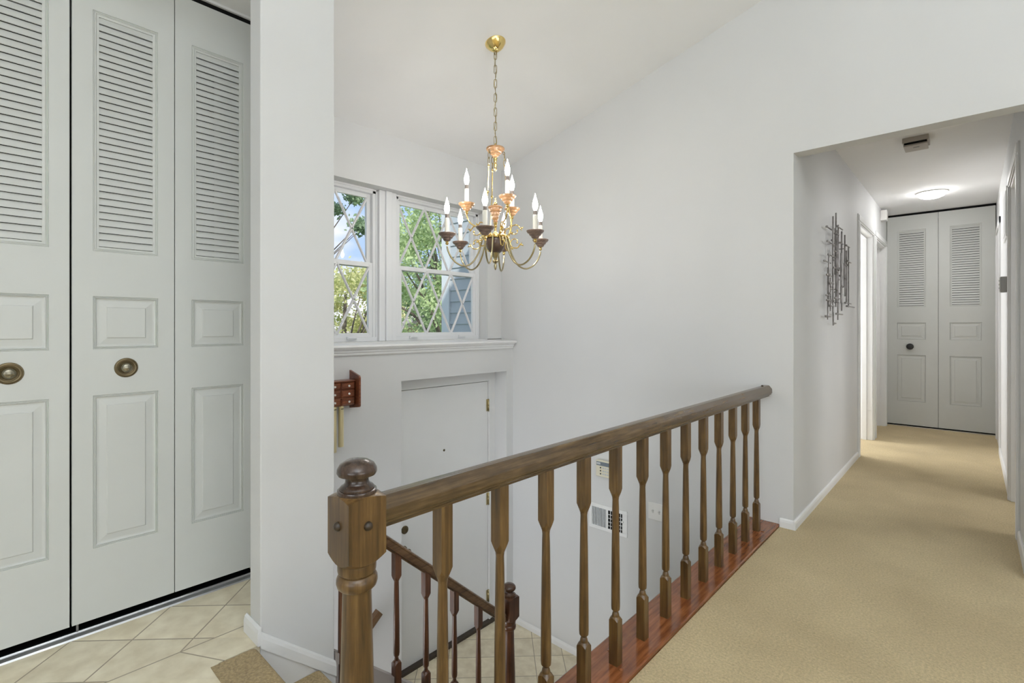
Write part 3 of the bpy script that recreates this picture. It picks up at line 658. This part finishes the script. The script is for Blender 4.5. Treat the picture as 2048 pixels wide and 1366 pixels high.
bars = [(3.80,3.96,1.79),(3.78,3.98,1.69),(3.75,3.95,1.60),(3.73,3.92,1.56),(3.76,3.9,1.47),(3.79,3.91,1.42),(3.8,3.93,1.34),(3.76,3.9,1.305),(3.77,3.92,1.27),(3.78,3.92,1.20),
        (4.10,4.28,1.835),(3.98,4.08,1.77),(3.96,4.08,1.72),(3.98,4.10,1.65),(3.92,4.12,1.53),(3.93,4.14,1.39),(4.02,4.17,1.33),(4.0,4.22,1.22),(4.25,4.36,1.74),(4.42,4.56,1.74),(4.40,4.55,1.62),(4.24,4.33,1.50),(4.38,4.62,1.31),(4.38,4.70,1.285),(4.24,4.34,1.37),(3.98,4.04,1.155)]
for i, (a, c, z) in enumerate(bars):
    x = .03 + .01*(i % 3)
    m = MB(); m.tube([(x, a-4.15, z-1.55), (x, c-4.15, z-1.55)], .0044, 6)
    m.lathe([(.0001,-.008),(.006,-.006),(.008,0),(.006,.006),(.0001,.008)], c=(x, a-4.15, z-1.55), seg=8)
    m.build('crossbar', ARTM, art)
for y, z in ((3.98, 1.7), (4.3, 1.7), (4.1, 1.3)):
    m = MB(); m.tube([(0, y-4.15, z-1.55), (.05, y-4.15, z-1.55)], .003, 6); m.build('wall_pin', ARTM, art)
for i in range(26):
    y, a, c = rods[i % len(rods)]; z = random.uniform(a+.05, c-.05); x = .018 + .012*(i % len(rods) % 3)
    m = MB(); m.lathe([(.0001,-.008),(.006,-.005),(.0075,0),(.006,.005),(.0001,.008)], c=(x+.004, y-4.15, z-1.55), seg=8); m.build('bead', ARTM, art)

def casing(name, x, sgn, y0, y1, zt, label, wd=.062, jd=.11, gap=0):
    """door casing and jamb lining on a wall whose face is at x, opening towards sgn"""
    m = MB(); t = .016*sgn
    for (a, c) in ((y0-wd, y0), (y1, y1+wd)):
        m.box((x, a, 0), (x+t*.6, c, zt)); m.box((x, a+.008, 0), (x+t, c-.012, zt+.0))
    m.box((x, y0-wd, zt), (x+t*.6, y1+wd, zt+wd)); m.box((x, y0-wd+.008, zt+.012), (x+t, y1+wd-.008, zt+wd-.008))
    m.box((x+.002*sgn, y0-.001, 0), (x-jd*sgn, y0+.018, zt)); m.box((x+.002*sgn, y1-.018, 0), (x-jd*sgn, y1+.001, zt)); m.box((x+.002*sgn, y0, zt-.018), (x-jd*sgn, y1, zt+.001))
    # stop moulding
    for yy in (y0+.018, y1-.030): m.box((x-.045*sgn, yy, 0), (x-.085*sgn, yy+.012, zt-.018))
    m.box((x-.045*sgn, y0+.018, zt-.03), (x-.085*sgn, y1-.018, zt-.018))
    return S(m.build(name, TRIM, bevel=.002), label)
casing('trim_7', HX, 1, 5.27, 6.09, 2.045, 'white casing of the nearer doorway in the left hallway wall', .07)
casing('trim_8', HX, 1, 6.27, 7.05, 2.045, 'white casing of the farther doorway in the left hallway wall', .07)
casing('trim_9', RX, -1, 3.81, 4.57, 2.045, 'white casing of the doorway in the right hallway wall', .07)
m = MB(); m.box((RX, 6.15, 0), (RX-.012, 6.215, 2.11)); m.box((RX, 6.15, 2.05), (RX-.012, 7.05, 2.11)); m.box((RX, 6.99, 0), (RX-.012, 7.05, 2.05)); m.box((RX-.003, 6.215, 0), (RX, 6.99, 2.05)); S(m.build('trim_10', TRIM, bevel=.002), 'white casing at the far end of the right hallway wall')

hl = empty('ceiling_light', (-.285, 6.22, HC), label='round white glowing dome light on the hallway ceiling', cat='ceiling light')
m = MB(); m.lathe([(.118,-.012),(.118,0)], seg=36); m.build('base_ring', TRIM, hl)
m = MB(); m.lathe([(.0001,-.062),(.03,-.060),(.06,-.054),(.088,-.042),(.106,-.026),(.112,-.012)], seg=36); m.build('dome', DOME, hl)
dt = empty('door_buzzer', (-.283, 4.40, HC), label='beige slotted box fixed to the hallway ceiling before the dome light', cat='ceiling alarm')
m = MB(); m.box((-.070,-.085,-.034),(.070,.085,0)); m.build('housing', BEIGEP, dt, bevel=.003)
m = MB(); m.box((-.060,-.080,-.044),(.060,.075,-.034)); m.build('sound_slot', BLACK, dt)
m = MB(); m.box((-.064,-.070,-.056),(.062,.080,-.044)); cvr = m.build('cover', BEIGEP, dt, bevel=.002)
m = MB(); m.box((-.015,-.02,-.058),(.018,-.008,-.056)); m.build('label_mark', GREYM, cvr)
bx_ = empty('motion_sensor', (HX, 6.72, 2.34), label='small white sensor box high on the left hallway wall beside the closet', cat='sensor')
m = MB(); m.box((0,-.05,-.055),(.055,.05,.055)); m.build('case', PLAST, bx_, bevel=.004)
m = MB(); m.box((.055,-.03,-.035),(.058,.03,.0)); m.build('lens', PLAST, bx_)
th = empty('thermostat', (RX, 4.78, 1.42), label='grey sided thermostat on the right hallway wall', cat='thermostat')
m = MB(); m.box((-.045,-.05,-.052),(0,.05,.052)); m.build('case', GREYM, th, bevel=.003)
m = MB(); m.box((-.050,-.045,-.047),(-.045,.045,.047)); fc = m.build('front_cover', PLAST, th)
for k in range(3):
    m = MB(); m.box((-.052,-.03,-.03+k*.025),(-.050,-.02,-.02+k*.025)); m.build('button', GREYM, fc)
rg = empty('return_grille', (RX, 5.15, 1.95), label='tall white framed panel high on the right hallway wall', cat='wall panel')
m = MB(); m.box((-.010,-.20,-.18),(0,.20,.18)); m.build('frame', TRIM, rg, bevel=.003)
m = MB(); m.box((-.012,-.17,-.15),(-.010,.17,.15)); m.build('panel', WALL, rg)

# ------------------------------------------------------------------ chandelier
CHX, CHY = -1.985, 2.005
ct = slope(CHX)
cha = empty('chandelier', (CHX, CHY, ct), label='brass and turned wood chandelier with two tiers of lit candle bulbs', cat='chandelier')
def Zc(z): return z - ct
tilt = Matrix.Rotation(-math.atan(.26), 4, 'Y')
m = MB(); m.lathe([(.0001,-.052),(.010,-.051),(.012,-.046),(.022,-.042),(.034,-.034),(.046,-.022),(.054,-.010),(.058,-.004),(.059,.0)], seg=48, M=tilt)
m.build('canopy', BRASS, cha)
m = MB(); m.tube([(.0,0,-.046),(.006,0,-.055),(.004,0,-.066),(-.004,0,-.066),(-.006,0,-.055)], .0022, 8, closed=True); m.build('canopy_loop', CHAINM, cha)
top, bot = Zc(2.692), Zc(2.168)
nl = 13; m = MB()
for k in range(nl):
    zc = top - (top-bot)*(k+.5)/nl; R2 = Matrix.Translation((0,0,zc)) @ Matrix.Rotation(radians(45+90*(k % 2)), 4, 'Z')
    hl_ = (top-bot)/nl*.5 + .0045; pts = []
    for t in range(8): a = pi*t/7; pts.append((.0075*cos(a), 0, hl_-.0075+.0075*sin(a)))
    for t in range(8): a = pi + pi*t/7; pts.append((.0075*cos(a), 0, -hl_+.0075+.0075*sin(a)))
    m.tube(pts, .0019, 6, M=R2, closed=True)
m.build('chain', CHAINM, cha)
m = MB(); m.tube([(.005*sin(k*.9), .005*cos(k*.9), top+.02 - (top-bot+.03)*k/30) for k in range(31)], .0016, 6); m.build('cord', BRASSD, cha)
m = MB(); m.lathe([(.009,2.092),(.013,2.094),(.019,2.100),(.0205,2.106),(.0255,2.107),(.0285,2.112),(.0290,2.116),(.0375,2.118),(.0435,2.124),(.0470,2.132),(.0515,2.135),(.0525,2.141),(.0500,2.146),(.030,2.151),(.010,2.155)], c=(0,0,-ct), seg=36); m.build('top_hub', LWOOD, cha)
m = MB(); m.lathe([(.008,2.150),(.009,2.158),(.005,2.164),(.003,2.172)], c=(0,0,-ct), seg=16); m.lathe([(.0001,2.012),(.005,2.016),(.009,2.026),(.006,2.034),(.009,2.044),(.011,2.052),(.007,2.058),(.006,2.064),(.010,2.072),(.009,2.080),(.012,2.087)], c=(0,0,-ct), seg=20); m.build('hub_finial', BRASS, cha)
def pol(r, a, z): return (r*cos(a), r*sin(a), Zc(z))
cam_r = radians(42.8)       # the picture's horizontal axis
def A(phi): return cam_r + radians(phi)
for k in range(3):
    a = A(232 - 2 + 120*k); m = MB()
    m.tube([pol(.040,a,2.122), pol(.050,a,2.120), pol(.054,a,2.112), pol(.050,a,2.104), pol(.044,a,2.108)], .0026, 8, closed=True)
    for j, (zc, rr) in enumerate(((2.092,.053),(2.058,.055))):
        pts = []
        tx = Vector((-sin(a), cos(a), 0)) if j == 0 else Vector((cos(a), sin(a), 0)); c0 = Vector(pol(rr, a, zc))
        for t in range(12): q_ = 2*pi*t/12; pts.append(c0 + tx*.0075*cos(q_) + Vector((0,0,1))*.021*sin(q_))
        m.tube(pts, .0019, 6, closed=True)
    m.build('suspension_links', CHAINM, cha)
    m = MB(); m.tube([pol(.056,a,2.042), pol(.0555,a,2.034), pol(.064,a,1.88), pol(.094,a,1.70), pol(.086,a,1.655)], [.0055,.0032,.0032,.0032,.0032], 8)
    m.lathe([(.0001,1.874),(.0055,1.878),(.0075,1.884),(.0055,1.890),(.0001,1.894)], c=(.0645*cos(a), .0645*sin(a), -ct), seg=12)
    m.lathe([(.0001,2.022),(.0045,2.026),(.006,2.032),(.0045,2.038),(.0001,2.042)], c=(.056*cos(a), .056*sin(a), -ct), seg=12)
    m.build('support_rod', BRASS, cha)
# central column
m = MB(); m.lathe([(.0001,1.866),(.004,1.860),(.002,1.852),(.007,1.846),(.005,1.838),(.011,1.832),(.012,1.826),(.008,1.820)][::-1], c=(0,0,-ct), seg=20); m.build('urn_finial', BRASS, cha)
m = MB(); m.lathe([(.010,1.722),(.014,1.728),(.011,1.734),(.0165,1.740),(.0195,1.750),(.0195,1.760),(.0245,1.763),(.0265,1.773),(.0260,1.781),(.0325,1.784),(.0365,1.794),(.0370,1.801),(.0415,1.805),(.0415,1.810),(.033,1.816),(.008,1.820)], c=(0,0,-ct), seg=32); m.build('urn', LWOOD, cha)
m = MB(); m.lathe([(.020,1.648),(.018,1.660),(.008,1.668),(.006,1.690),(.011,1.700),(.008,1.708),(.012,1.716),(.010,1.724)], c=(0,0,-ct), seg=20); m.build('column', BRASS, cha)
m = MB(); m.lathe([(.050,1.628),(.062,1.632),(.064,1.640),(.062,1.648),(.050,1.652),(.020,1.652),(.0001,1.652)], c=(0,0,-ct), seg=36)
for k in range(12):
    a = A(21+30*k); m.lathe([(.0001,-.011),(.008,-.008),(.0115,0),(.008,.008),(.0001,.011)], c=pol(.064,a,1.640), seg=12)
m.build('centre_ring', BRASS, cha)
m = MB(); m.lathe([(.018,1.548),(.028,1.552),(.040,1.562),(.050,1.580),(.055,1.600),(.057,1.622),(.055,1.630)], c=(0,0,-ct), seg=40); m.build('bowl', BOWLM, cha)
m = MB(); m.lathe([(.0001,1.452),(.004,1.456),(.007,1.466),(.009,1.478),(.006,1.486),(.005,1.490),(.012,1.494),(.017,1.502),(.015,1.508),(.009,1.514),(.010,1.520),(.018,1.530),(.021,1.540),(.025,1.550)], c=(0,0,-ct), seg=28); m.build('bottom_finial', BRASSD, cha)
def arc(c, r, a0, a1, n): return [(c[0]+r*cos(a0+(a1-a0)*k/n), c[1]+r*sin(a0+(a1-a0)*k/n)) for k in range(n+1)]
def candle(par, r, a, z, wood_):
    """drip cup, sleeve, socket and bulb at radius r; z = rim height"""
    c = (r*cos(a), r*sin(a), -ct)
    m = MB(); m.lathe([(.008,z-.042),(.016,z-.039),(.021,z-.033),(.0225,z-.027),(.029,z-.024),(.033,z-.017),(.0345,z-.013),(.041,z-.010),(.046,z-.003),(.0475,z+.002),(.045,z+.004),(.030,z-.002),(.012,z-.001)], c=c, seg=36); m.build('drip_cup', wood_, par)
    m = MB(); m.lathe([(.017,z-.004),(.018,z+.002),(.015,z+.005),(.0115,z+.005)], c=c, seg=20); m.lathe([(.0001,z-.062),(.006,z-.060),(.0095,z-.054),(.007,z-.047),(.010,z-.043),(.009,z-.038)], c=c, seg=20); m.build('cup_collar', BRASS, par)
    m = MB(); m.lathe([(.0125,z+.003),(.0125,z+.084),(.011,z+.086)], c=c, seg=20); m.build('candle_sleeve', CANDLE, par)
    m = MB(); m.lathe([(.0105,z+.084),(.0105,z+.107),(.009,z+.109)], c=c, seg=18); m.build('socket', SOCK, par)
    m = MB(); m.lathe([(.0065,z+.108),(.0105,z+.118),(.0140,z+.131),(.0148,z+.140),(.0125,z+.156),(.0078,z+.172),(.0034,z+.186),(.0001,z+.202)], c=c, seg=20); m.build('flame_bulb', BULB, par)
def arm_curve(pts2, a, n=4):
    P = [Vector((p[0], p[1])) for p in pts2]; out = []
    P = [P[0]*2-P[1]] + P + [P[-1]*2-P[-2]]
    for i in range(1, len(P)-2):
        for k in range(n):
            t = k/n; p0, p1, p2, p3 = P[i-1:i+3]
            q_ = .5*((2*p1)+(p2-p0)*t+(2*p0-5*p1+4*p2-p3)*t*t+(3*p1-p0-3*p2+p3)*t**3); out.append(q_)
    out.append(P[-2]); return [pol(q_[0], a, q_[1]) for q_ in out]
for k in range(6):
    a = A(261+60*k); m = MB()
    m.tube(arm_curve([(.060,1.640),(.074,1.634),(.084,1.600),(.100,1.545),(.135,1.490),(.180,1.468),(.225,1.482),(.258,1.515),(.275,1.550),(.280,1.572)], a), .0048, 10)
    arm = m.build('lower_arm', BRASSD, cha); candle(arm, .28, a, 1.640, DWOOD)
for k in range(3):
    a = A(175+120*k); m = MB()
    m.tube(arm_curve([(.060,1.645),(.078,1.655),(.088,1.680),(.105,1.700),(.135,1.715),(.155,1.738),(.165,1.768)], a), .0042, 10)
    arm = m.build('upper_arm', BRASS, cha); candle(arm, .165, a, 1.832, LWOOD)
for k in range(6):
    a = A(231+60*k)
    for up in (1, -1):
        c0 = (.114, 1.640 + .036*up); m = MB(); pts = [(.062, 1.640 + .004*up), (.078, 1.640 + .016*up)]
        for deg, rr_ in ((200,.028),(235,.029),(270,.029),(300,.030)) if up < 0 else ((160,.028),(125,.029),(90,.029),(60,.030)):
            pts.append((c0[0]+rr_*cos(radians(deg)), c0[1]+rr_*sin(radians(deg))))
        pts += [(.140, c0[1]+.012*up), (.152, c0[1]+.011*up), (.162, c0[1]+.019*up)]
        cv = arm_curve(pts, a, 4); n_ = len(cv); m.tube(cv, [.0034]*(n_-8) + [.004,.0048,.0052,.005,.0042,.003,.0016,.0004], 8)
        m.tube(arm_curve([(.141, c0[1]+.012*up), (.147, c0[1]+.003*up), (.153, c0[1]-.006*up)], a, 4), [.004,.0046,.0044,.0038,.003,.0022,.0014,.0008,.0003], 8)
        cu = [(c0[0]+r_c*cos(radians(d_)), c0[1]+up*r_c*sin(radians(d_))) for d_, r_c in ((165,.028),(200,.027),(235,.025),(275,.022),(315,.017),(350,.011))]
        m.tube(arm_curve(cu, a, 3), .0028, 8)
        e_ = pol(cu[-1][0], a, cu[-1][1]); m.lathe([(.0001,-.006),(.0045,-.004),(.006,0),(.0045,.004),(.0001,.006)], c=e_, seg=10)
        m.build('scroll', BRASS, cha)

# ------------------------------------------------------------------ outdoors
GRASS = noise_mat('grass', (.10, .17, .04), (.20, .28, .08), nscale=6, rough=.9)
b = MB(); b.box((-40, -25, -2.9), (-3.16, 40, -1.6)); S(b.build('ground', GRASS), 'lawn outside the windows')
def leafmat(name, c1, c2):
    m = bpy.data.materials.new(name); m.use_nodes = True; nt = m.node_tree; N = nt.nodes; L = nt.links
    b_ = N['Principled BSDF']; b_.inputs['Roughness'].default_value = .5
    tc = N.new('ShaderNodeTexCoord'); n = N.new('ShaderNodeTexNoise'); n.inputs['Scale'].default_value = 3; n.inputs['Detail'].default_value = 6
    r = N.new('ShaderNodeValToRGB'); r.color_ramp.elements[0].position = .35; r.color_ramp.elements[1].position = .65
    r.color_ramp.elements[0].color = (*c1, 1); r.color_ramp.elements[1].color = (*c2, 1)
    L.new(tc.outputs['Object'], n.inputs['Vector']); L.new(n.outputs[0], r.inputs[0]); L.new(r.outputs[0], b_.inputs['Base Color'])
    tl = N.new('ShaderNodeBsdfTranslucent'); L.new(r.outputs[0], tl.inputs[0]); mx = N.new('ShaderNodeMixShader'); mx.inputs[0].default_value = .45
    L.new(b_.outputs[0], mx.inputs[1]); L.new(tl.outputs[0], mx.inputs[2]); L.new(mx.outputs[0], N['Material Output'].inputs[0]); return m
LEAF1 = leafmat('leaf_bright', (.34, .46, .20), (.68, .80, .46)); LEAF2 = leafmat('leaf_dark', (.20, .30, .17), (.42, .54, .32)); LEAF3 = leafmat('leaf_yellow', (.50, .55, .22), (.85, .80, .45))
BARK = noise_mat('bark', (.12, .09, .07), (.22, .18, .14), nscale=12, rough=.9)
def tree(x, y, zc, rx, rz, nclump, nleaf, ls, mat, label, seed, trunk=.12, off=(0, 0)):
    random.seed(seed)
    root = empty('tree', (x, y, -1.6), label=label, cat='tree', group=None)
    f = MB(); tips = []
    for i in range(nclump):
        d = Vector((random.gauss(0,1), random.gauss(0,1), random.gauss(0,1))).normalized() * random.uniform(.35, 1)**.5
        c = Vector((d.x*rx+off[0], d.y*rx+off[1], zc+1.6+d.z*rz)); tips.append(c); cr_ = random.uniform(.25, .5)*min(rx, rz)*.6
        for j in range(nleaf):
            p = c + Vector((random.gauss(0,1), random.gauss(0,1), random.gauss(0,.8)))*cr_*.5
            u = Vector((random.gauss(0,1), random.gauss(0,1), random.gauss(0,1))).normalized(); v = u.orthogonal().normalized(); s = ls*random.uniform(.6, 1.3)
            w_ = u.cross(v)*s*.12
            f.add([p-u*s, p+v*s*.55+w_, p+u*s, p-v*s*.55+w_], [(0,1,2,3)])
    f.build('foliage', mat, root, merge=False)
    t = MB(); t.tube([(0,0,-.05),(.05,.03,(zc+1.6)*.4),(0,0,(zc+1.6)*.8),(.1,0,zc+1.6+rz*.5)], [trunk*1.2,trunk,trunk*.7,trunk*.3], 8)
    for c in tips[::max(1, len(tips)//14)]:
        t.tube([Vector((0,0,(zc+1.6)*.55)), c*.5+Vector((0,0,(zc+1.6)*.33)), c], [trunk*.35,trunk*.2,trunk*.06], 6)
    t.build('trunk', BARK, root); return root
tree(-7.6, 6.35, 2.3, 1.5, 2.2, 52, 330, .040, LEAF1, 'large bright green leafy tree filling the right window', 1)
tree(-8.1, 3.35, 3.15, .6, .7, 11, 230, .034, LEAF2, 'sparse bluish green branches against the sky in the left window', 12, .05, (.75, .62))
tree(-12.9, 7.0, 1.1, 2.1, 1.9, 46, 330, .055, LEAF3, 'yellow green bushy tree low behind the left window', 3)
tree(-13.9, 12.0, 2.3, 2.4, 2.4, 54, 330, .065, LEAF2, 'darker green tree standing farther off behind the large bright tree', 5)
tree(-9.6, 8.3, .1, 1.1, 1.0, 34, 300, .046, LEAF1, 'low bright green shrubbery below the trees', 6)
SIDING = noise_mat('blue_grey_siding', (.40, .44, .48), (.46, .50, .54), nscale=3, rough=.6)
hs = empty('house_wing', (-3.2, 3.35, -1.6), label='blue grey clapboard wing of the house outside the right window', cat='house wing')
m = MB(); z = 0
while z < 4.9:
    m.extrude([(0, z), (-.016, z), (-.004, z+.115), (0, z+.115)], -.80, 0, 'x'); z += .115
m.box((-.80, 0, 0), (0, 2.0, 4.9)); m.build('clapboard_wall', SIDING, hs)
m = MB(); m.box((-.88, -.03, 0), (-.76, .08, 4.9)); tag(m.build('corner_board', principled('pale_corner_board', (.62,.66,.70), .5), hs), 'pale grey corner board')
nh = empty('neighbour_house', (-19, 13.5, -1.6), label='pink gabled neighbouring house far off behind the leaves', cat='house')
m = MB(); m.extrude([(-3,0),(3,0),(3,2.2),(0,3.4),(-3,2.2)], -2, 2, 'x'); m.build('wall', noise_mat('pink_brick', (.55,.32,.27), (.68,.45,.38), nscale=8, rough=.8), nh)
m = MB(); m.extrude([(-3.3,2.0),(0,3.35),(3.3,2.0),(3.3,2.15),(0,3.55),(-3.3,2.15)], -2.3, 2.3, 'x'); m.build('roof', noise_mat('roof_shingle', (.42,.36,.34), (.55,.48,.45), nscale=10, rough=.9), nh)
